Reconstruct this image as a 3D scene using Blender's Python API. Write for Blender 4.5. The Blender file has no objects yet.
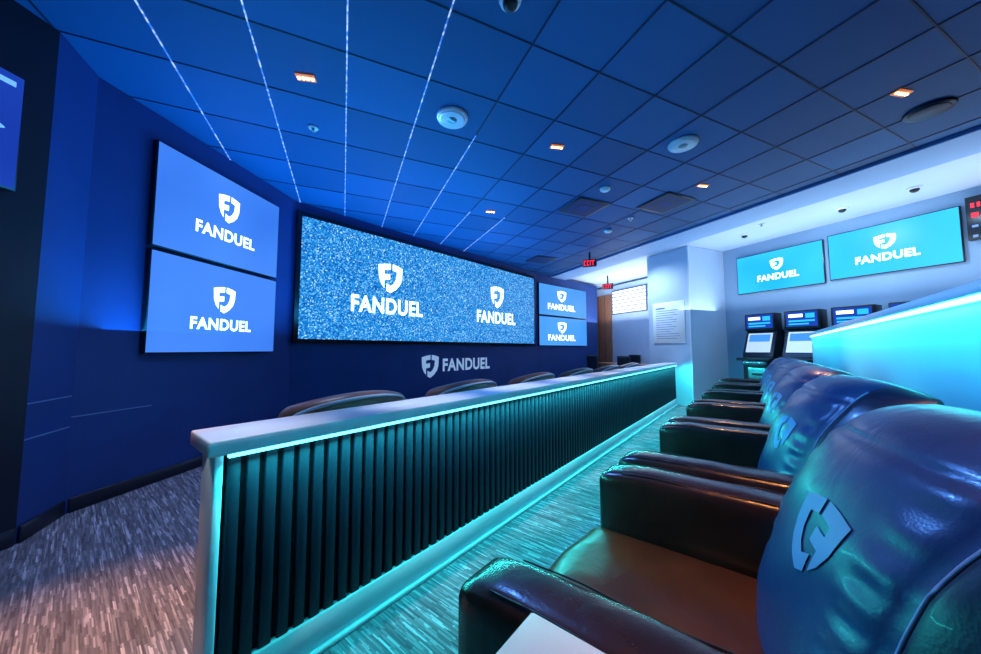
import bpy, bmesh, math, random
from mathutils import Vector, Matrix
random.seed(4)
sc=bpy.context.scene
sc.view_settings.view_transform='Standard'
R=math.radians
H=1.15
# ------------------------------------------------------------------ materials
def mat(name,base=(.5,.5,.5),rough=.5,metal=0,emit=None,es=0,spec=None,coat=0):
    m=bpy.data.materials.new(name); m.use_nodes=True
    b=m.node_tree.nodes['Principled BSDF']
    b.inputs['Base Color'].default_value=(*base,1); b.inputs['Roughness'].default_value=rough
    b.inputs['Metallic'].default_value=metal
    if spec is not None: b.inputs['Specular IOR Level'].default_value=spec
    if coat: b.inputs['Coat Weight'].default_value=coat
    if emit: b.inputs['Emission Color'].default_value=(*emit,1); b.inputs['Emission Strength'].default_value=es
    return m
def N(m,t,**k):
    n=m.node_tree.nodes.new(t)
    for a,v in k.items(): setattr(n,a,v)
    return n
def L(m,a,b): m.node_tree.links.new(a,b)
def ramp(m,stops,interp='LINEAR'):
    r=N(m,'ShaderNodeValToRGB'); r.color_ramp.interpolation=interp
    e=r.color_ramp.elements
    while len(e)<len(stops): e.new(.5)
    for i,(p,c) in enumerate(stops): e[i].position=p; e[i].color=(*c,1)
    return r
def objco(m,scale=(1,1,1)):
    tc=N(m,'ShaderNodeTexCoord'); mp=N(m,'ShaderNodeMapping'); mp.inputs['Scale'].default_value=scale
    L(m,tc.outputs['Object'],mp.inputs['Vector']); return mp.outputs['Vector']
def noisy(m,stops,scale=5,coords=(1,1,1),detail=4):
    b=m.node_tree.nodes['Principled BSDF']; v=objco(m,coords)
    n=N(m,'ShaderNodeTexNoise'); n.inputs['Scale'].default_value=scale; n.inputs['Detail'].default_value=detail
    L(m,v,n.inputs['Vector']); r=ramp(m,stops); L(m,n.outputs['Fac'],r.inputs['Fac']); L(m,r.outputs['Color'],b.inputs['Base Color'])
    return m

navy=noisy(mat('navy_paint',rough=.65),[(.3,(.003,.036,.19)),(.7,(.005,.046,.235))],2)
black=mat('black_paint',(.006,.009,.02),.5)
darkcol=mat('dark_column_paint',(.003,.008,.028),.5)
basem=mat('dark_base',(.01,.015,.03),.4)
groove=mat('groove_line',(.12,.25,.55),.3)
whitew=noisy(mat('white_wall_paint',rough=.6),[(.3,(.54,.66,.84)),(.7,(.60,.72,.88))],1.5)
whitec=noisy(mat('white_ceiling_paint',rough=.7),[(.3,(.62,.72,.88)),(.7,(.66,.76,.90))],1.5)
bandc=noisy(mat('soffit_band_paint',rough=.6),[(.3,(.34,.52,.80)),(.7,(.38,.56,.84))],1.5)
greyw=noisy(mat('blue_grey_wall_paint',rough=.6),[(.3,(.26,.40,.58)),(.7,(.30,.44,.62))],1.5)
wood=noisy(mat('brown_wood_panel',rough=.45),[(.3,(.30,.12,.07)),(.7,(.46,.20,.12))],6,(8,8,.6))
carpet=mat('carpet_weave',rough=.95,spec=.1)
def mk_carpet():
    m=carpet; b=m.node_tree.nodes['Principled BSDF']; tc=N(m,'ShaderNodeTexCoord')
    cols=[]
    for sx,sy in ((100,5),(190,13)):
        mp=N(m,'ShaderNodeMapping'); mp.inputs['Rotation'].default_value=(0,0,R(-51.4)); L(m,tc.outputs['Object'],mp.inputs['Vector'])
        mp2=N(m,'ShaderNodeMapping'); mp2.inputs['Scale'].default_value=(sx,sy,1); L(m,mp.outputs['Vector'],mp2.inputs['Vector'])
        sp=N(m,'ShaderNodeSeparateXYZ'); L(m,mp2.outputs['Vector'],sp.inputs[0])
        fx=N(m,'ShaderNodeMath',operation='FLOOR'); L(m,sp.outputs['X'],fx.inputs[0])
        w1=N(m,'ShaderNodeTexWhiteNoise',noise_dimensions='1D'); L(m,fx.outputs[0],w1.inputs['W'])
        ad=N(m,'ShaderNodeMath',operation='ADD'); L(m,sp.outputs['Y'],ad.inputs[0]); L(m,w1.outputs['Value'],ad.inputs[1])
        fy=N(m,'ShaderNodeMath',operation='FLOOR'); L(m,ad.outputs[0],fy.inputs[0])
        cb=N(m,'ShaderNodeCombineXYZ'); L(m,fx.outputs[0],cb.inputs['X']); L(m,fy.outputs[0],cb.inputs['Y'])
        wn=N(m,'ShaderNodeTexWhiteNoise',noise_dimensions='2D'); L(m,cb.outputs[0],wn.inputs['Vector']); cols.append(wn.outputs['Value'])
    mx=N(m,'ShaderNodeMath',operation='ADD'); L(m,cols[0],mx.inputs[0]); L(m,cols[1],mx.inputs[1])
    d=N(m,'ShaderNodeMath',operation='MULTIPLY'); d.inputs[1].default_value=.5; L(m,mx.outputs[0],d.inputs[0])
    r=ramp(m,[(.1,(.09,.095,.13)),(.5,(.17,.18,.22)),(.72,(.27,.28,.34)),(.95,(.54,.56,.66))]); L(m,d.outputs[0],r.inputs['Fac'])
    L(m,r.outputs['Color'],b.inputs['Base Color'])
    bp=N(m,'ShaderNodeBump'); bp.inputs['Strength'].default_value=.3; bp.inputs['Distance'].default_value=.003
    L(m,d.outputs[0],bp.inputs['Height']); L(m,bp.outputs['Normal'],b.inputs['Normal'])
mk_carpet()
TILE=.575
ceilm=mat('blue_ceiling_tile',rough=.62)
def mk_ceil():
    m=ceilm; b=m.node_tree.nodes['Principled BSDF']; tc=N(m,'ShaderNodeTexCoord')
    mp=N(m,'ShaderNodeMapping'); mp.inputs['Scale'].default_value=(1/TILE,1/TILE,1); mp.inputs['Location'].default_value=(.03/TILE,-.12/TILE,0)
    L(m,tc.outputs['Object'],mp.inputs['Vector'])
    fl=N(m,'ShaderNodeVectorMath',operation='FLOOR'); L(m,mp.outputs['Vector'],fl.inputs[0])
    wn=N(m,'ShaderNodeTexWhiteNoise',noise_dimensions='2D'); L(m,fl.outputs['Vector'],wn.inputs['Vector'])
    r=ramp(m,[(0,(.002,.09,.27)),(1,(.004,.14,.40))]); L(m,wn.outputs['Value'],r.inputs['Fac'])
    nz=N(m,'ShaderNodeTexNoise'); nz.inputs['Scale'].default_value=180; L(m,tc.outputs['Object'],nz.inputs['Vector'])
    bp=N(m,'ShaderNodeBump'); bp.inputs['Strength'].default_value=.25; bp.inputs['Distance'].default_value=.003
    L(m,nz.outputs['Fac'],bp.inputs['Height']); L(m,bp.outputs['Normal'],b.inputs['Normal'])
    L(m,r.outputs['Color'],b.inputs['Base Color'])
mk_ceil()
teedark=mat('dark_ceiling_tee',(.003,.016,.06),.5)
teeglow=mat('glow_ceiling_tee',(.1,.3,.7),.3)  # light on chosen tees put in as emission broken by noise
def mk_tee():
    m=teeglow; b=m.node_tree.nodes['Principled BSDF']; v=objco(m,(1,1,1))
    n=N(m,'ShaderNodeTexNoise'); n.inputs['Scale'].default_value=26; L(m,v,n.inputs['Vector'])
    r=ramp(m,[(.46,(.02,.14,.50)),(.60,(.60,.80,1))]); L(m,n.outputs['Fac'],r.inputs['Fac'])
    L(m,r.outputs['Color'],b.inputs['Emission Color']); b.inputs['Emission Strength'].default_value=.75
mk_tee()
def scr(name,c1,c2,s=1.0):
    m=mat(name,(0,0,0),.35,spec=.2); b=m.node_tree.nodes['Principled BSDF']; v=objco(m,(.5,.5,.5))
    n=N(m,'ShaderNodeTexNoise'); n.inputs['Scale'].default_value=1.2; L(m,v,n.inputs['Vector'])
    r=ramp(m,[(.35,c1),(.65,c2)]); L(m,n.outputs['Fac'],r.inputs['Fac']); L(m,r.outputs['Color'],b.inputs['Emission Color'])
    b.inputs['Emission Strength'].default_value=s; return m
scr_blue=scr('screen_blue',(.028,.14,.62),(.050,.20,.76),1.4)
scr_small=scr('screen_mid_blue',(.04,.23,.70),(.06,.29,.82),1.4)
scr_teal=scr('screen_teal',(.012,.34,.74),(.035,.46,.92),1.7)
scr_dark=scr('screen_deep_blue',(.008,.04,.38),(.015,.08,.55),1.1)
led=mat('led_pixels',(0,0,0),.4,spec=.2)
def mk_led():
    m=led; b=m.node_tree.nodes['Principled BSDF']; v=objco(m,(64,64,64))
    fl=N(m,'ShaderNodeVectorMath',operation='FLOOR'); L(m,v,fl.inputs[0])
    sp=N(m,'ShaderNodeSeparateXYZ'); L(m,fl.outputs['Vector'],sp.inputs[0]); cb=N(m,'ShaderNodeCombineXYZ'); L(m,sp.outputs['X'],cb.inputs['X']); L(m,sp.outputs['Z'],cb.inputs['Y'])
    wn=N(m,'ShaderNodeTexWhiteNoise',noise_dimensions='2D'); L(m,cb.outputs[0],wn.inputs['Vector'])
    r=ramp(m,[(0,(.003,.06,.30)),(.35,(.006,.15,.52)),(.75,(.025,.30,.72)),(.93,(.15,.48,.86)),(1,(.50,.80,1))]); L(m,wn.outputs['Value'],r.inputs['Fac'])
    L(m,r.outputs['Color'],b.inputs['Emission Color']); b.inputs['Emission Strength'].default_value=1.3
mk_led()
bezel=mat('screen_bezel',(.006,.008,.014),.3)
logo_e=mat('logo_white_glow',(.8,.8,.8),.5,emit=(.88,.95,1),es=1.6)
logo_w=mat('logo_wall_glow',(.55,.72,.9),.5,emit=(.5,.7,.95),es=.4)  # base colour plus added emission on the wall lettering
line_c=mat('screen_line_graphic',(.1,.3,.8),.5,emit=(.15,.4,1),es=1.2)
logo_c=mat('logo_stitched',(.10,.24,.52),.45)
ctop=noisy(mat('white_counter_top',rough=.3,coat=.15),[(.35,(.86,.87,.95)),(.65,(.92,.93,.99))],6)
cend=mat('white_laminate',(.70,.76,.84),.35)
slatm=mat('dark_slat',(.008,.012,.030),.6,spec=.3)
slatback=mat('dark_slat_backing',(.004,.006,.010),.7,spec=.2)
ledcyan=mat('led_strip_cyan',(.5,.9,.9),.4,emit=(.12,.88,.98),es=4)
partm=noisy(mat('teal_lit_partition',rough=.5),[(.3,(.18,.60,.70)),(.7,(.24,.66,.76))],1.2)  # teal of the LED wash is put into the base colour
ledge=mat('partition_ledge',(.75,.85,.95),.3)
def leather(name,c1,c2,rough,bs=.12,coat=.12):
    m=mat(name,c1,rough,coat=coat); b=m.node_tree.nodes['Principled BSDF']
    v=objco(m); n=N(m,'ShaderNodeTexNoise'); n.inputs['Scale'].default_value=5; n.inputs['Detail'].default_value=6; L(m,v,n.inputs['Vector'])
    r=ramp(m,[(.35,c1),(.65,c2)]); L(m,n.outputs['Fac'],r.inputs['Fac']); L(m,r.outputs['Color'],b.inputs['Base Color'])
    n2=N(m,'ShaderNodeTexNoise'); n2.inputs['Scale'].default_value=11; n2.inputs['Detail'].default_value=3; n2.inputs['Distortion'].default_value=1.0
    mp=N(m,'ShaderNodeMapping'); mp.inputs['Scale'].default_value=(1,1,.45); L(m,v,mp.inputs['Vector']); L(m,mp.outputs['Vector'],n2.inputs['Vector'])
    vo=N(m,'ShaderNodeTexVoronoi'); vo.inputs['Scale'].default_value=210; L(m,v,vo.inputs['Vector'])
    b1=N(m,'ShaderNodeBump'); b1.inputs['Strength'].default_value=bs; b1.inputs['Distance'].default_value=.02; L(m,n2.outputs['Fac'],b1.inputs['Height'])
    b2=N(m,'ShaderNodeBump'); b2.inputs['Strength'].default_value=.10; b2.inputs['Distance'].default_value=.002; L(m,vo.outputs['Distance'],b2.inputs['Height']); L(m,b1.outputs['Normal'],b2.inputs['Normal'])
    L(m,b2.outputs['Normal'],b.inputs['Normal']); return m
leaA=leather('brown_leather',(.028,.013,.013),(.048,.022,.019),.27,.10,.10)
leaS=leather('warm_lit_brown_seat',(.060,.022,.008),(.10,.036,.012),.30,.16,.08)  # orange of the warm light worked into the brown base
leaB=leather('blue_lit_leather',(.010,.032,.115),(.016,.048,.16),.33,.13,.06)  # blue light on the dark backrests carried by the base colour
leaN=leather('navy_side_leather',(.004,.009,.030),(.007,.015,.05),.33,.12,.05)
leaK=leather('black_leather',(.008,.011,.022),(.014,.019,.034),.4,.1,.03)
pipe=mat('seam_piping',(.14,.26,.52),.4)
loungem=leather('tan_leather',(.20,.085,.055),(.30,.13,.085),.4)
lpipe=mat('lounge_piping',(.6,.68,.85),.4)
plastic_w=mat('white_plastic',(.85,.9,1),.4)
plastic_d=mat('dark_plastic',(.01,.02,.05),.4)
warm=mat('warm_lamp',(1,.6,.3),.4,emit=(1,.55,.20),es=10)
warmtray=mat('warm_lamp_tray',(.8,.4,.2),.4,emit=(1,.24,.04),es=.55)
redm=mat('exit_red_glow',(.3,0,0),.4,emit=(1,.03,.06),es=1.8)
tabm=mat('peach_table_laminate',(.95,.80,.76),.3)
kblack=mat('kiosk_black',(.010,.012,.018),.35)
kwhite=mat('kiosk_white_panel',(.5,.6,.7),.4,emit=(.75,.85,.95),es=.55)
kchrome=mat('kiosk_trim',(.3,.35,.42),.25,metal=.8)
winm=mat('window_daylight',(.8,.8,.8),.4,emit=(.92,.96,1),es=1.5)
blindm=mat('window_blind_slat',(.10,.13,.20),.5)
paper=mat('notice_paper',(.80,.88,.98),.6,emit=(.7,.85,1),es=.15)  # slight emission added; the sheet itself is no light source
ink=mat('notice_ink',(.14,.28,.52),.6)
steel=mat('brushed_steel',(.35,.4,.5),.3,metal=.9)

# ------------------------------------------------------------------ mesh builder
class MB:
    def __init__(s): s.v=[];s.f=[];s.m=[];s.s=[];s.mats=[]
    def mi(s,m):
        if m not in s.mats: s.mats.append(m)
        return s.mats.index(m)
    def add(s,vs,fs,m,smooth=False,M=None):
        o=len(s.v); k=s.mi(m)
        for p in vs:
            p=Vector(p)
            if M is not None: p=M@p
            s.v.append(p[:])
        for f in fs: s.f.append([i+o for i in f]); s.m.append(k); s.s.append(smooth)
    def bm(s,b,m,smooth=False,M=None):
        b.verts.ensure_lookup_table(); b.verts.index_update()
        s.add([v.co.copy() for v in b.verts],[[v.index for v in f.verts] for f in b.faces],m,smooth,M); b.free()
    def box(s,lo,hi,m,bev=0,seg=2,M=None):
        b=bmesh.new(); bmesh.ops.create_cube(b,size=1)
        c=[(lo[i]+hi[i])/2 for i in range(3)]; d=[abs(hi[i]-lo[i]) for i in range(3)]
        for v in b.verts: v.co=Vector((c[0]+v.co.x*d[0],c[1]+v.co.y*d[1],c[2]+v.co.z*d[2]))
        if bev: bmesh.ops.bevel(b,geom=b.edges[:],offset=bev,segments=seg,affect='EDGES',profile=.5)
        s.bm(b,m,bool(bev),M)
    def cyl(s,c,r1,r2,h,m,seg=24,M=None,axis='Z'):
        b=bmesh.new(); bmesh.ops.create_cone(b,cap_ends=True,segments=seg,radius1=r1,radius2=r2,depth=h)
        rot=Matrix.Identity(4)
        if axis=='Y': rot=Matrix.Rotation(R(90),4,'X')
        if axis=='X': rot=Matrix.Rotation(R(90),4,'Y')
        T=Matrix.Translation(Vector(c))@rot
        s.bm(b,m,True,(M@T) if M is not None else T)
    def sph(s,c,r,m,M=None,sc_=(1,1,1)):
        b=bmesh.new(); bmesh.ops.create_uvsphere(b,u_segments=24,v_segments=12,radius=r)
        for v in b.verts: v.co=Vector((v.co.x*sc_[0]+c[0],v.co.y*sc_[1]+c[1],v.co.z*sc_[2]+c[2]))
        s.bm(b,m,True,M)
    def cushion(s,c,h,r,m,n=12,fn=None,M=None):
        vs=[];fs=[]
        for ax in range(3):
            for sg in (-1,1):
                o=len(vs)
                for i in range(n+1):
                    for j in range(n+1):
                        a=math.sin((i/n*2-1)*math.pi/2); b_=math.sin((j/n*2-1)*math.pi/2)
                        p=[0,0,0]; p[ax]=sg; p[(ax+1)%3]=a; p[(ax+2)%3]=b_
                        q=Vector([p[k]*h[k] for k in range(3)])
                        inn=Vector([max(-(h[k]-r),min(h[k]-r,q[k])) for k in range(3)])
                        d=q-inn
                        if d.length>1e-9: q=inn+d.normalized()*r
                        if fn: q=fn(q,[q[k]/h[k] for k in range(3)])
                        vs.append(q+Vector(c))
                for i in range(n):
                    for j in range(n):
                        k=o+i*(n+1)+j; f=[k,k+n+1,k+n+2,k+1]
                        fs.append(f if sg>0 else f[::-1])
        b=bmesh.new()
        bv=[b.verts.new(v) for v in vs]
        for f in fs: b.faces.new([bv[i] for i in f])
        bmesh.ops.remove_doubles(b,verts=b.verts,dist=1e-5)
        s.bm(b,m,True,M)
    def tube(s,pts,r,m,seg=8,M=None):
        vs=[];fs=[]
        pts=[Vector(p) for p in pts]
        for i,p in enumerate(pts):
            t=(pts[min(i+1,len(pts)-1)]-pts[max(i-1,0)]).normalized()
            up=Vector((0,0,1)) if abs(t.z)<.9 else Vector((1,0,0))
            a=t.cross(up).normalized(); b_=t.cross(a)
            for k in range(seg):
                an=2*math.pi*k/seg; vs.append(p+a*math.cos(an)*r+b_*math.sin(an)*r)
        for i in range(len(pts)-1):
            for k in range(seg):
                fs.append([i*seg+k,i*seg+(k+1)%seg,(i+1)*seg+(k+1)%seg,(i+1)*seg+k])
        s.add(vs,fs,m,True,M)
    def obj(s,name,M=None,parent=None,me=None):
        if me is None:
            me=bpy.data.meshes.new(name); me.from_pydata(s.v,[],s.f)
            for m in s.mats: me.materials.append(m)
            me.polygons.foreach_set('material_index',s.m); me.polygons.foreach_set('use_smooth',s.s); me.update()
        o=bpy.data.objects.new(name,me); bpy.context.collection.objects.link(o)
        if parent: o.parent=parent
        if M is not None: o.matrix_local=M
        return o
def frame(x,y,theta,z=0):
    return Matrix.Translation((x,y,z))@Matrix.Rotation(R(90-theta),4,'Z')
AB=Matrix.Rotation(R(51.44),4,'Z')      # x = along seat row, y = toward video wall
DC=Matrix.Rotation(R(23.7),4,'Z')       # ceiling grid axes
# ------------------------------------------------------------------ logo
SHL=[(-.48,.40),(-.25,.46),(0,.5),(0,.29),(-.24,.25),(-.24,.11),(-.02,.14),(-.02,-.06),(-.24,-.09),(-.24,-.38),(-.36,-.24),(-.45,-.02)]
SHR=[(.07,.5),(.3,.46),(.48,.40),(.46,.02),(.38,-.20),(.22,-.38),(0,-.52),(-.16,-.45),(-.16,-.2),(0,-.27),(.13,-.17),(.22,.0),(.25,.24),(.07,.28)]
_tc=bpy.data.curves.new('tmp_text','FONT'); _tc.body='FANDUEL'; _tc.offset=.034; _tc.space_character=1.08
_to=bpy.data.objects.new('tmp_text',_tc); bpy.context.collection.objects.link(_to)
bpy.context.view_layer.update()
_me=bpy.data.meshes.new_from_object(_to.evaluated_get(bpy.context.evaluated_depsgraph_get()))
TV=[v.co.copy() for v in _me.vertices]; TF=[list(p.vertices) for p in _me.polygons]
bpy.data.objects.remove(_to)
x0=min(v.x for v in TV);x1=max(v.x for v in TV);y0=min(v.y for v in TV);y1=max(v.y for v in TV)
TV=[((v.x-x0)/(x1-x0)-.5,(v.y-y0)/(y1-y0)-.5) for v in TV]
def shield(mb,cx,cz,w,h,y,m):
    for S in (SHL,SHR): mb.add([(cx+p[0]*w,y,cz+p[1]*h) for p in S],[list(range(len(S)))],m)
def word(mb,cx,cz,w,h,y,m): mb.add([(cx+p[0]*w,y,cz+p[1]*h) for p in TV],TF,m)

# ------------------------------------------------------------------ room
def wall(name,p0,p1,z1,m,th=.12,z0=0):
    p0=Vector(p0);p1=Vector(p1);d=p1-p0
    mb=MB(); mb.box((0,0,z0),(d.length,th,z1),m)
    return mb.obj(name,Matrix.Translation((p0.x,p0.y,0))@Matrix.Rotation(math.atan2(d.y,d.x),4,'Z'))
CZ=3.21
mb=MB(); mb.box((-6,-4,-.05),(12,16,0),carpet); mb.obj('floor')
def DCp(d,c): v=DC@Vector((d,c,0)); return (v.x,v.y)
def ABp(a,b): v=AB@Vector((a,b,0)); return (v.x,v.y)
wall('wall_left_near',(-3.24,-2.5),(-2.80,2.05),CZ,darkcol)
wall('wall_left_return',(-2.80,2.05),(-2.97,2.41),CZ,navy,.1)
wall('wall_left',(-2.97,2.41),(-2.71,4.56),CZ,navy)
wall('wall_video',(-2.72,4.54),(1.25,8.98),CZ,navy)
wall('wall_video_right',(1.25,8.98),(3.48,10.87),CZ,navy)
e=DCp(8.05,9.9); wall('wall_far_end',(3.48,10.87),e,CZ,whitew)
wall('wall_far',e,DCp(8.05,5.2),CZ,whitew)
wall('wall_tv',DCp(7.53,4.6),DCp(7.53,-6.2),CZ+.06,greyw)
wall('wall_rear',(9.6,-2.5),(-3.3,-2.5),CZ,black)
mb=MB(); mb.box((6.40,4.54,0),(8.05,5.55,CZ+.05),whitew); mb.box((6.385,4.53,0),(6.40,4.56,CZ+.05),ledge)
mb.obj('wall_column',DC)
def base(name,p0,p1,h=.10,m=basem):
    p0=Vector(p0);p1=Vector(p1);d=p1-p0; mb=MB(); mb.box((0,-.015,0),(d.length,0,h),m,.003,1)
    mb.obj(name,Matrix.Translation((p0.x,p0.y,0))@Matrix.Rotation(math.atan2(d.y,d.x),4,'Z'))
base('baseboard_left',(-2.97,2.43),(-2.71,4.52)); base('baseboard_left_near',(-3.24,-2.4),(-2.80,2.04)); base('baseboard_left_return',(-2.80,2.06),(-2.97,2.40))
base('baseboard_video',(-2.70,4.56),(1.24,8.96)); base('baseboard_tv',DCp(7.53,4.5),DCp(7.53,-6)); base('baseboard_far',DCp(8.05,9.8),DCp(8.05,5.6))
mb=MB()
mb.box((.0,-.004,.665),(.5,0,.672),groove); mb.obj('trim_1',frame(-2.97,2.41,7.4))
mb=MB(); mb.box((0,-.004,.815),(.38,0,.822),groove); mb.box((0,-.004,.60),(.38,0,.607),groove)
mb.obj('trim_2',Matrix.Translation((-2.80,2.05,0))@Matrix.Rotation(math.atan2(.36,-.17),4,'Z'))
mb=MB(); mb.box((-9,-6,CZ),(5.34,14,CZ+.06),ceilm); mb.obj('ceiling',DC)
mb=MB(); mb.box((5.34,-7,CZ-.03),(5.98,14,CZ+.06),bandc); mb.box((5.335,-7,CZ-.035),(5.36,14,CZ-.003),groove); mb.box((5.98,-7,CZ+.06),(9,14,CZ+.12),whitec)
mb.obj('ceiling_white_soffit',DC)
mb=MB()
for n in range(-12,10):
    d=-.03+TILE*n
    if d>5.3: continue
    if -2<=n<=1: mb.box((d-.0045,-4,CZ-.006),(d+.0045,9.5,CZ-.0005),teeglow)
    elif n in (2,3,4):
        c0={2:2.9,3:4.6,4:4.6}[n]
        mb.box((d-.005,-4,CZ-.006),(d+.005,c0,CZ-.0005),teedark); mb.box((d-.0045,c0,CZ-.006),(d+.0045,9,CZ-.0005),teeglow)  # same tee switches from dark to the put-in glow
    else: mb.box((d-.006,-5,CZ-.006),(d+.006,10,CZ-.0005),teedark)
for n in range(-8,18):
    c=.12+TILE*n; mb.box((-7,c-.0045,CZ-.005),(5.34,c+.0045,CZ-.0005),teedark)
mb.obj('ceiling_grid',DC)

# ------------------------------------------------------------------ screens
def screen(name,M,x0,x1,z0,z1,m,logos,dep=.05,bz=.012):
    mb=MB(); mb.box((x0,-dep,z0),(x1,-.002,z1),bezel,.004,1)
    mb.box((x0+bz,-dep-.002,z0+bz),(x1-bz,-dep+.001,z1-bz),m)
    for k in logos:
        cx,cz,sw,sh,tz,tw,th=k
        shield(mb,cx,cz,sw,sh,-dep-.004,logo_e); word(mb,cx,tz,tw,th,-dep-.004,logo_e)
    return mb.obj(name,M)
LW=frame(-2.97,2.41,7.4)
screen('wall_screen',LW,.38,1.78,2.03,2.96,scr_blue,[(1.08,2.63,.26,.29,2.34,.68,.125)])
screen('wall_screen',LW,.38,1.78,1.11,2.005,scr_blue,[(1.08,1.66,.26,.27,1.40,.68,.12)])
VW=frame(-2.68,4.58,41.8)
mb=MB(); mb.box((-.04,-.07,1.23),(5.70,-.002,3.07),bezel,.006,1); mb.box((.02,-.073,1.29),(5.65,-.069,3.0),led)
for cx in (1.44,4.20):
    shield(mb,cx-.03,2.34,.48,.49,-.078,logo_e); word(mb,cx-.03,1.86,1.34,.27,-.078,logo_e)
mb.obj('led_video_wall',VW)
SW=frame(1.25,8.98,49.7)
screen('corner_screen',SW,.03,2.24,2.08,2.95,scr_small,[(1.02,2.66,.42,.32,2.34,1.25,.17)])
screen('corner_screen',SW,.03,2.24,1.24,2.05,scr_small,[(1.02,1.76,.42,.32,1.47,1.25,.17)])
mb=MB(); shield(mb,2.32,.83,.42,.42,-.012,logo_w); word(mb,3.30,.84,1.36,.25,-.012,logo_w); mb.obj('wall_logo_sign',VW)
TW=Matrix.Translation((*DCp(7.53,0),0))@Matrix.Rotation(R(-66.3),4,'Z')   # local x = -C
screen('wall_tv_screen',TW,-4.25,-2.87,2.27,3.03,scr_teal,[(-3.55,2.76,.22,.22,2.53,.66,.12)])
screen('wall_tv_screen',TW,-2.81,-1.47,2.30,3.06,scr_teal,[(-2.16,2.78,.24,.22,2.55,.66,.12)])
NW=frame(-2.80,2.05,5.6)
mb=MB(); mb.box((-1.3,-.07,2.06),(-.16,-.002,2.74),bezel,.004,1); mb.box((-1.29,-.073,2.07),(-.17,-.069,2.73),scr_dark)
for k in range(3):
    o=k*.05; a=[(-.56+o,2.24+o*.6),(-.23-o*.3,2.40),(-.56+o,2.60-o*.6)]
    for p,q in ((a[0],a[1]),(a[1],a[2])):
        mb.tube([(p[0],-.076,p[1]),(q[0],-.076,q[1])],.004,line_c,6)
mb.box((-.42,-.075,2.66),(-.20,-.073,2.69),line_c)
mb.obj('corner_mounted_screen',NW)
mb=MB(); mb.box((-1.42,-.10,2.56),(-.5,-.002,3.13),bezel,.005,1)
for r_ in range(4):
    x=-1.38
    while x<-.6:
        w=random.uniform(.02,.06)
        if r_ in (0,1): mb.box((x,-.104,2.98-r_*.13),(x+w,-.10,3.04-r_*.13),redm)
        else: mb.box((x,-.104,2.98-r_*.13),(x+w,-.10,3.01-r_*.13),greyw)
        x+=w+.02
mb.obj('red_led_ticker_sign',TW)

# ------------------------------------------------------------------ counter
mb=MB()
A0,A1=.315,7.88; BF,BB=1.385,1.50
mb.box((A0+.012,BF,.0),(A1,BB,.815),slatback)
mb.box((A0-.012,BF-.030,.0),(A0+.012,BB+.005,.815),cend,.003,1)
mb.box((A1-.02,BF-.03,.0),(A1+.01,BB+.02,.815),cend,.003,1)
mb.box((A0+.012,BF-.032,.0),(A1-.02,BF,.135),cend,.004,1)
mb.box((A0+.012,BF-.05,.0),(A1-.02,BF-.030,.02),cend,.003,1)
x=A0+.025
while x<A1-.06:
    mb.box((x,BF-.024,.135),(x+.036,BF,.80),slatm,.003,1); x+=.055
mb.box((A0-.035,BF-.062,.815),(A1+.02,BB+.07,.865),ctop,.006,2)
mb.box((A0+.02,BF-.055,.803),(A1-.02,BF-.035,.814),ledcyan)
mb.obj('drink_rail_counter',AB)

# ------------------------------------------------------------------ partition
mb=MB()
PA0,PA1=-1.4,6.62
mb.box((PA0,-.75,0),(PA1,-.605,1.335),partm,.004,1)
mb.box((PA0-.03,-.79,1.335),(PA1+.03,-.575,1.378),ledge,.006,2)
mb.box((PA0,-.604,1.315),(PA1,-.590,1.334),ledcyan)
mb.obj('partition_half_wall',AB)

# ------------------------------------------------------------------ recliner
def yc(w): return -.070-.085*w-.165*w*w
def back_pt(u,w,side):
    hx=.40*(1-.10*max(0,(w-.8)/.2)**2)*(1-.02*math.cos(w*3))
    e=math.sqrt(max(0,1-abs(u)**6))*math.sqrt(max(0,1-abs(2*w-1)**8))
    x=hx*u; z=.34+.69*w - .045*abs(u)**2.5*max(0,w-.4)*2
    if side>0:
        t=.105+.020*math.exp(-((w-.66)/.24)**2)+.012*math.exp(-((w-.28)/.2)**2)
        t-=.022*math.exp(-((abs(u)-.70)/.03)**2)*min(1,w*3)
        t-=.009*math.exp(-((w-.885-.02*u*u)/.014)**2)*(1 if abs(u)<.70 else 0)
        t+=.004*math.sin(u*7+w*9)*math.sin(w*11+1)
        # pulled wrinkles where the pillow meets the seams
        t+=.0040*math.sin(w*60)*math.exp(-((abs(u)-.58)/.08)**2)
        y=yc(w)+t*e+.060*u-.095*u*u
    else: y=yc(w)-(.11+.02*math.sin(w*math.pi))*e+.060*u-.095*u*u
    return Vector((x,y,z))
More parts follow.
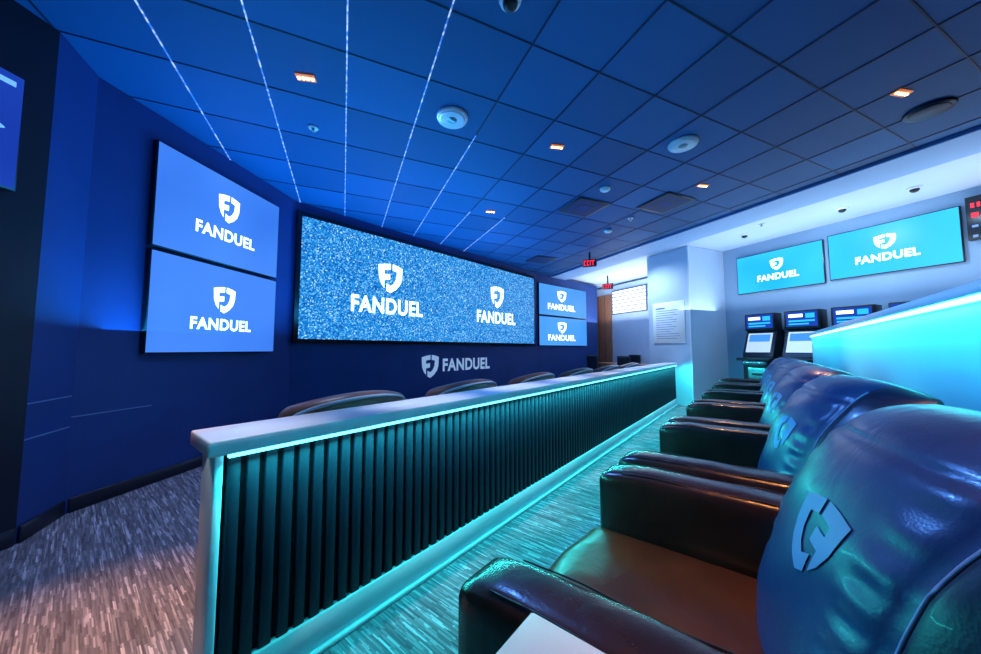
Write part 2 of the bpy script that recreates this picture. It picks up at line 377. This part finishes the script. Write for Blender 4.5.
def build_recliner():
    mb=MB(); nu,nw=64,90
    us=[math.sin((i/nu*2-1)*math.pi/2)*.5+(i/nu*2-1)*.5 for i in range(nu+1)]
    ws=[(math.sin((j/nw*2-1)*math.pi/2)+1)/2*.5+ (j/nw)*.5 for j in range(nw+1)]
    for side,m in ((1,leaB),(-1,leaK)):
        vs=[back_pt(u,w,side) for w in ws for u in us]; fs=[];fe=[]
        for j in range(nw):
            for i in range(nu):
                k=j*(nu+1)+i; f=[k,k+1,k+nu+2,k+nu+1]
                (fe if abs(us[i]+us[i+1])/2>.70 else fs).append(f[::-1] if side>0 else f)
        o=len(mb.v); mb.add(vs,fs,m,True)
        k=mb.mi(leaN if side>0 else leaK)
        for f in fe: mb.f.append([q+o for q in f]); mb.m.append(k); mb.s.append(True)
    for u in (-.70,.70): mb.tube([back_pt(u,w/50,1)+Vector((0,.004,0)) for w in range(4,49)],.0030,pipe,6)
    for S in (SHL,SHR):
        b=bmesh.new(); f=b.faces.new([b.verts.new((p[0],p[1],0)) for p in S]); bmesh.ops.triangulate(b,faces=[f])
        bmesh.ops.subdivide_edges(b,edges=b.edges[:],cuts=4,use_grid_fill=True)
        for v in b.verts:
            w=.60+v.co.y*.225; u=-.20+v.co.x*.175/.40
            v.co=back_pt(u,w,1)+Vector((0,.0025,.001))
        mb.bm(b,logo_c,True)
    for sx in (-1,1):
        def fn(q,p,sx=sx):
            if q.z>0:
                q.z+=.014*(1-p[0]**2)*(1-abs(p[1])**4)+.003*math.sin(p[1]*11+sx)*(1-p[0]**2)
                q.x*=1+.05*(1-abs(p[1])**3)*p[2]
            q.z-=.02*max(0,p[1]-.55)**2*(1 if p[2]>0 else 0)*4
            return q
        mb.cushion((sx*.437,.075,.35),(.083,.49,.285),.034,leaA,14,fn)
        for s2 in (-1,1): mb.tube([(sx*.437+s2*.066,-.38+i*.05,.6385+.004*math.sin(i)) for i in range(18)],.0022,leaK,6)
    def fs_(q,p):
        if q.z>0: q.z+=.03*(1-p[0]**2)*(1-abs(p[1])**3)+.006*math.sin(p[0]*7)*math.sin(p[1]*8)
        if p[1]>.6: q.y+=.02*(1-p[0]**2)
        return q
    mb.cushion((0,.25,.33),(.350,.335,.085),.05,leaS,16,fs_)
    def ff(q,p):
        if q.y>0: q.y+=.018*(1-p[0]**2)*(1-p[2]**2)
        return q
    mb.cushion((0,.52,.165),(.350,.045,.105),.03,leaA,10,ff)
    mb.box((-.35,-.36,.06),(.35,.50,.27),leaK,.01,1)
    def fr(q,p): q.y-=.10*max(0,p[2]); return q
    mb.cushion((0,-.31,.38),(.40,.06,.28),.03,leaK,10,fr)
    for sx in (-1,1):
        for y in (-.30,.48): mb.cyl((sx*.40,y,.035),.025,.03,.07,steel,12)
    return mb
rec=build_recliner(); first=None
for k in range(6):
    Mx=AB@Matrix.Translation((1.09+1.13*k,0,0))
    if first is None: first=rec.obj('leather_recliner',Mx)
    else: rec.obj('leather_recliner',Mx,me=first.data)
mb=MB(); mb.box((.16,-.30,.625),(.562,.350,.665),tabm,.006,2); mb.box((.20,-.26,.0),(.52,.29,.625),kblack,.004,1); mb.cyl((.30,.12,.666),.045,.045,.004,kchrome)
mb.obj('side_table',AB)

def build_lounge():
    mb=MB()
    def fb(q,p):
        q.z+=(.07*(1-p[0]**2)) if q.z>0 else 0
        q.y+=.16*p[0]**2; return q
    mb.cushion((0,-.30,.57),(.39,.075,.26),.06,loungem,14,fb)
    mb.tube([(.375*u/10,-.372+.16*(u/10)**2*.96,.82+.068*(1-(u/10)**2)-.012-.03*abs(u/10)**8) for u in range(-10,11)],.010,lpipe)
    for sx in (-1,1): mb.cushion((sx*.36,.02,.42),(.06,.30,.20),.05,loungem,10)
    mb.cushion((0,.05,.36),(.31,.32,.09),.05,loungem,12)
    mb.box((-.34,-.28,.10),(.34,.30,.28),leaK,.01,1)
    for sx in (-1,1):
        for y in (-.24,.24): mb.cyl((sx*.30,y,.05),.018,.022,.10,steel,10)
    return mb
lg=build_lounge(); first=None
for a in (1.10,2.12,3.22,4.35,5.5,6.6):
    Mx=AB@Matrix.Translation((a,2.14,0))
    if first is None: first=lg.obj('lounge_armchair',Mx)
    else: lg.obj('lounge_armchair',Mx,me=first.data)

# ------------------------------------------------------------------ kiosks
def build_kiosk():
    mb=MB()
    mb.box((-.25,-.42,0),(.25,-.02,1.02),kblack,.012,2)
    mb.add([(-.25,-.42,1.02),(.25,-.42,1.02),(.25,-.24,1.50),(-.25,-.24,1.50),(-.25,-.02,1.02),(.25,-.02,1.02),(.25,-.02,1.50),(-.25,-.02,1.50)],
           [[0,1,2,3],[1,5,6,2],[4,0,3,7],[3,2,6,7],[5,4,7,6]],kblack)
    mb.box((-.25,-.30,1.50),(.25,-.06,1.82),kblack,.012,2)
    mb.box((-.215,-.305,1.54),(.215,-.298,1.79),scr_dark)
    mb.box((-.18,-.308,1.70),(.02,-.304,1.755),logo_e); mb.box((-.18,-.308,1.62),(.18,-.304,1.65),scr_teal); mb.box((-.18,-.308,1.57),(.10,-.304,1.595),scr_teal)
    mb.box((.06,-.308,1.68),(.18,-.304,1.76),scr_teal)
    S=Matrix.Translation((0,-.332,1.265))@Matrix.Rotation(-math.atan2(.18,.48),4,'X')
    mb.box((-.20,-.012,-.19),(.20,-.004,.19),kwhite,M=S); mb.box((-.17,-.018,.02),(.17,-.010,.16),scr_small,M=S)
    mb.box((-.28,-.58,.93),(.28,-.36,.985),kblack,.015,2)
    mb.cushion((0,-.46,.90),(.22,.09,.06),.05,kchrome,8)
    mb.box((-.16,-.428,.60),(.16,-.42,.80),kchrome); mb.box((-.10,-.432,.66),(.10,-.426,.70),kblack)
    mb.box((-.20,-.426,.10),(.20,-.42,.50),plastic_d,.003,1)
    return mb
kk=build_kiosk(); first=None
for c in (3.75,3.11,2.48,1.85,1.2):
    Mx=TW@Matrix.Translation((-c,-.02,0))
    if first is None: first=kk.obj('betting_kiosk',Mx)
    else: kk.obj('betting_kiosk',Mx,me=first.data)

CW=Matrix.Translation((*DCp(6.40,0),0))@Matrix.Rotation(R(-66.3),4,'Z')
mb=MB(); mb.box((-5.42,-.02,1.28),(-4.66,-.002,2.16),paper,.003,1)
for i in range(14):
    z=2.02-i*.05; mb.box((-5.34,-.023,z),(-4.76-random.uniform(0,.25)-.1*(i==0),-.0195,z+(.03 if i==0 else .010)),ink)
mb.obj('wall_notice_poster',CW)
FW=Matrix.Translation((*DCp(8.05,0),0))@Matrix.Rotation(R(-66.3),4,'Z')
mb=MB(); mb.box((-8.38,-.03,2.26),(-7.0,-.002,3.04),blindm,.004,1); mb.box((-8.34,-.034,2.30),(-7.04,-.028,3.0),winm)
for i in range(6): mb.box((-8.34,-.05,2.36+i*.11),(-7.04,-.035,2.385+i*.11),blindm)
mb.obj('window_1',FW)
mb=MB(); mb.box((-9.6,-.04,0),(-8.42,-.002,2.95),wood)
for x in (-9.3,-9.0,-8.7): mb.box((x-.006,-.044,0),(x+.006,-.038,2.95),kblack)
mb.obj('wood_wall_panel',FW)
def build_table():
    mb=MB(); mb.box((-.4,-.4,.72),(.4,.4,.755),wood,.006,1); mb.cyl((0,0,.37),.035,.035,.70,kblack); mb.cyl((0,0,.015),.25,.22,.03,kblack); return mb
def build_dchair():
    mb=MB(); mb.cushion((0,0,.46),(.22,.22,.04),.03,leaK,6); mb.cushion((0,-.21,.78),(.21,.03,.20),.025,leaK,8)
    for sx in (-1,1):
        for y in (-.19,.19): mb.cyl((sx*.18,y,.22),.014,.018,.44,kblack,8)
        mb.box((sx*.18-.015,-.23,.46),(sx*.18+.015,-.20,.75),kblack)
    return mb
tb=build_table(); dc=build_dchair(); f1=f2=None
for (d,c) in ((7.2,6.3),(7.2,7.45)):
    M0=DC@Matrix.Translation((d,c,0)); o=tb.obj('cafe_table',M0,me=f1); f1=o.data
    for (dx,rz) in ((-.62,-90),(.55,90)):
        o=dc.obj('cafe_chair',M0@Matrix.Translation((dx,0,0))@Matrix.Rotation(R(rz),4,'Z'),me=f2); f2=o.data
# ------------------------------------------------------------------ ceiling fixtures
def onceil(name,x,y,build,z=CZ,rz=23.7):
    mb=MB(); build(mb); return mb.obj(name,Matrix.Translation((x,y,z-.006))@Matrix.Rotation(R(rz),4,'Z'))
def spotf(mb):
    mb.box((-.068,-.034,-.008),(.068,.034,0),warmtray,.003,1)
    for i in (-1.5,-.5,.5,1.5): mb.cyl((i*.032,0,-.010),.012,.012,.008,warm,12)
def speaker(mb):
    mb.cyl((0,0,-.01),.13,.14,.02,plastic_w,32); mb.cyl((0,0,-.022),.10,.115,.006,plastic_w,32); mb.sph((0,0,-.02),.045,steel,sc_=(1,1,.4))
def speakd(mb):
    mb.cyl((0,0,-.008),.14,.15,.016,plastic_d,32); mb.cyl((0,0,-.018),.11,.12,.006,teedark,32)
def domecam(mb):
    mb.cyl((0,0,-.012),.06,.07,.024,plastic_w,24); mb.sph((0,0,-.03),.045,kblack,sc_=(1,1,.8))
def sprink(mb):
    mb.cyl((0,0,-.004),.04,.045,.008,plastic_w,20); mb.cyl((0,0,-.02),.012,.012,.03,steel,10); mb.cyl((0,0,-.036),.022,.022,.003,steel,16)
def smoke(mb):
    mb.cyl((0,0,-.012),.06,.07,.024,plastic_w,24); mb.cyl((0,0,-.03),.04,.05,.014,plastic_w,24)
def vent(mb):
    mb.box((-.27,-.27,-.008),(.27,.27,0),plastic_d,.002,1)
    for i,s in enumerate((.24,.19,.14,.09)):
        m=navy if i%2 else teedark
        mb.box((-s,-s,-.010-.002*i),(s,s,-.008),m)
for p in ((-1.40,2.41),(.676,3.28),(3.30,2.56),(2.67,4.09),(0.0,4.89),(-1.5,1.2),(.9,.9)): onceil('recessed_downlight',*p,spotf,rz=10)
onceil('ceiling_speaker',-.34,2.85,speaker); onceil('ceiling_speaker',1.93,3.23,speaker); onceil('ceiling_speaker',3.78,2.76,speakd)
onceil('dome_camera',.116,1.84,domecam); onceil('smoke_detector',1.47,4.17,smoke); onceil('sprinkler_head',-1.65,2.99,sprink); onceil('sprinkler_head',2.2,5.15,sprink); onceil('smoke_detector',2.04,5.7,smoke)
onceil('air_vent',2.47,4.61,vent); onceil('air_vent',1.17,7.6,vent); onceil('air_vent',1.35,4.75,vent)
for p in ((5.58,4.28),(5.31,4.93),(4.72,6.1)): onceil('dome_camera',*p,domecam,CZ+.066)
for p in ((4.41,5.33),(5.0,3.4),(6.0,2.7)): onceil('sprinkler_head',*p,sprink,CZ-.025 if p[0]<4.5 else CZ+.066)
def exitsign(x,y,z):
    mb=MB(); mb.box((-.14,-.02,-.08),(.14,.02,.08),plastic_d,.004,1)
    mb.box((-.02,-.02,.08),(.02,.02,CZ-z-.003),plastic_d)
    for sx in (-.10,-.035,.025,.08):
        mb.box((sx-.02,-.024,-.055),(sx-.005,-.019,.055),redm); mb.box((sx-.02,-.024,.035),(sx+.02,-.019,.055),redm)
        if sx<0: mb.box((sx-.02,-.024,-.055),(sx+.02,-.019,-.035),redm)
    mb.obj('exit_sign',Matrix.Translation((x,y,z))@Matrix.Rotation(R(-20),4,'Z'))
exitsign(2.12,7.05,2.98); exitsign(3.29,9.3,2.90)

# ------------------------------------------------------------------ lights
def area(name,M,sx,sy,e,col):
    l=bpy.data.lights.new(name,'AREA'); l.shape='RECTANGLE'; l.size=sx; l.size_y=sy; l.energy=e; l.color=col
    o=bpy.data.objects.new(name,l); bpy.context.collection.objects.link(o); o.matrix_world=M; return o
def spot(name,loc,tgt,e,col,ang=80,blend=.8,rad=.04):
    l=bpy.data.lights.new(name,'SPOT'); l.energy=e; l.color=col; l.spot_size=R(ang); l.spot_blend=blend; l.shadow_soft_size=rad
    o=bpy.data.objects.new(name,l); bpy.context.collection.objects.link(o); o.location=loc
    o.rotation_euler=(Vector(tgt)-Vector(loc)).to_track_quat('-Z','Y').to_euler(); return o
UP=Matrix.Rotation(R(180),4,'X')
x,y=ABp(2.9,3.9); area('fill_blue_ceiling',Matrix.Translation((x,y,1.3))@Matrix.Rotation(R(51.44),4,'Z')@UP,5.5,1.0,135,(.02,.40,1))  # added blue fill hung in mid-air to brighten the ceiling
spot('fill_blue_walls',(.6,-.6,3.1),(-2.0,4.5,1.2),38,(.04,.32,1),95,1,.3)  # added blue fill for the left walls, tied to no fixture
spot('fill_blue_chairs',(-.6,2.9,3.1),(2.2,1.2,.8),360,(.09,.30,1),90,1,.12)  # extra blue added on the recliners, without a lamp there
spot('fill_blue_chairs_far',(1.6,5.8,3.1),(4.2,4.4,.6),260,(.09,.36,1),90,1,.12)  # the same added blue for the far recliners
area('strip_counter',AB@Matrix.Translation((4.05,1.318,.80))@Matrix.Rotation(R(-28),4,'X'),7.4,.02,75,(.03,.80,.80))
area('strip_partition',AB@Matrix.Translation((2.6,-.575,1.33))@Matrix.Rotation(R(-34),4,'X'),7.9,.02,25,(.05,.80,.96))
area('fill_white_soffit',DC@Matrix.Translation((6.7,2.0,1.95))@UP,1.0,5.5,60,(.66,.82,1))  # unseen fill added above the kiosks for white ceiling and TV wall
area('corridor_white',DC@Matrix.Translation((7.2,7.2,2.0))@UP,1.0,3.0,55,(.80,.92,1))
spot('corridor_down',(*DCp(5.6,5.6),3.15),(*DCp(6.4,5.0),1.0),130,(.60,.80,1),120,1)
spot('tv_wall_wash',(*DCp(6.2,2.4),3.15),(*DCp(7.53,2.4),1.6),90,(.55,.78,1),140,1,.1)
for i in range(9):
    x,y=ABp(.35+.9*i,1.47); spot('rail_fill_%d'%i,(x,y,3.18),(x,y,.8),150,(.84,.90,1),21,1,.04)  # added spots without fixtures, whitening the counter top
spot('warm_lamp_floor',(-1.5,1.2,3.18),(-1.55,1.30,0),560,(1,.42,.15),30,1)
spot('warm_lamp_seat',(.9,.9,3.18),(.80,.68,0),190,(1,.36,.10),50,1)
spot('fill_lavender_carpet',(-1.40,2.41,3.18),(-1.9,2.4,0),150,(.62,.70,1),85,1)  # lavender fill added for the left carpet, at the downlight's position
spot('warm_lamp_b',(.676,3.28,3.18),(.9,3.1,0),30,(1,.6,.4),60,1)
spot('warm_lamp_c',(2.67,4.09,3.18),(2.4,2.5,.5),180,(1,.50,.28),48,1)
w=bpy.data.worlds.new('w'); sc.world=w; w.use_nodes=True; w.node_tree.nodes['Background'].inputs[0].default_value=(.02,.05,.12,1); w.node_tree.nodes['Background'].inputs[1].default_value=.5
cam=bpy.data.cameras.new('camera'); co=bpy.data.objects.new('camera',cam); bpy.context.collection.objects.link(co)
cam.sensor_width=36; cam.lens=335/981*36; cam.clip_start=.02
co.location=(0,0,H); co.rotation_euler=(R(90)+math.atan(22/335),0,0); sc.camera=co
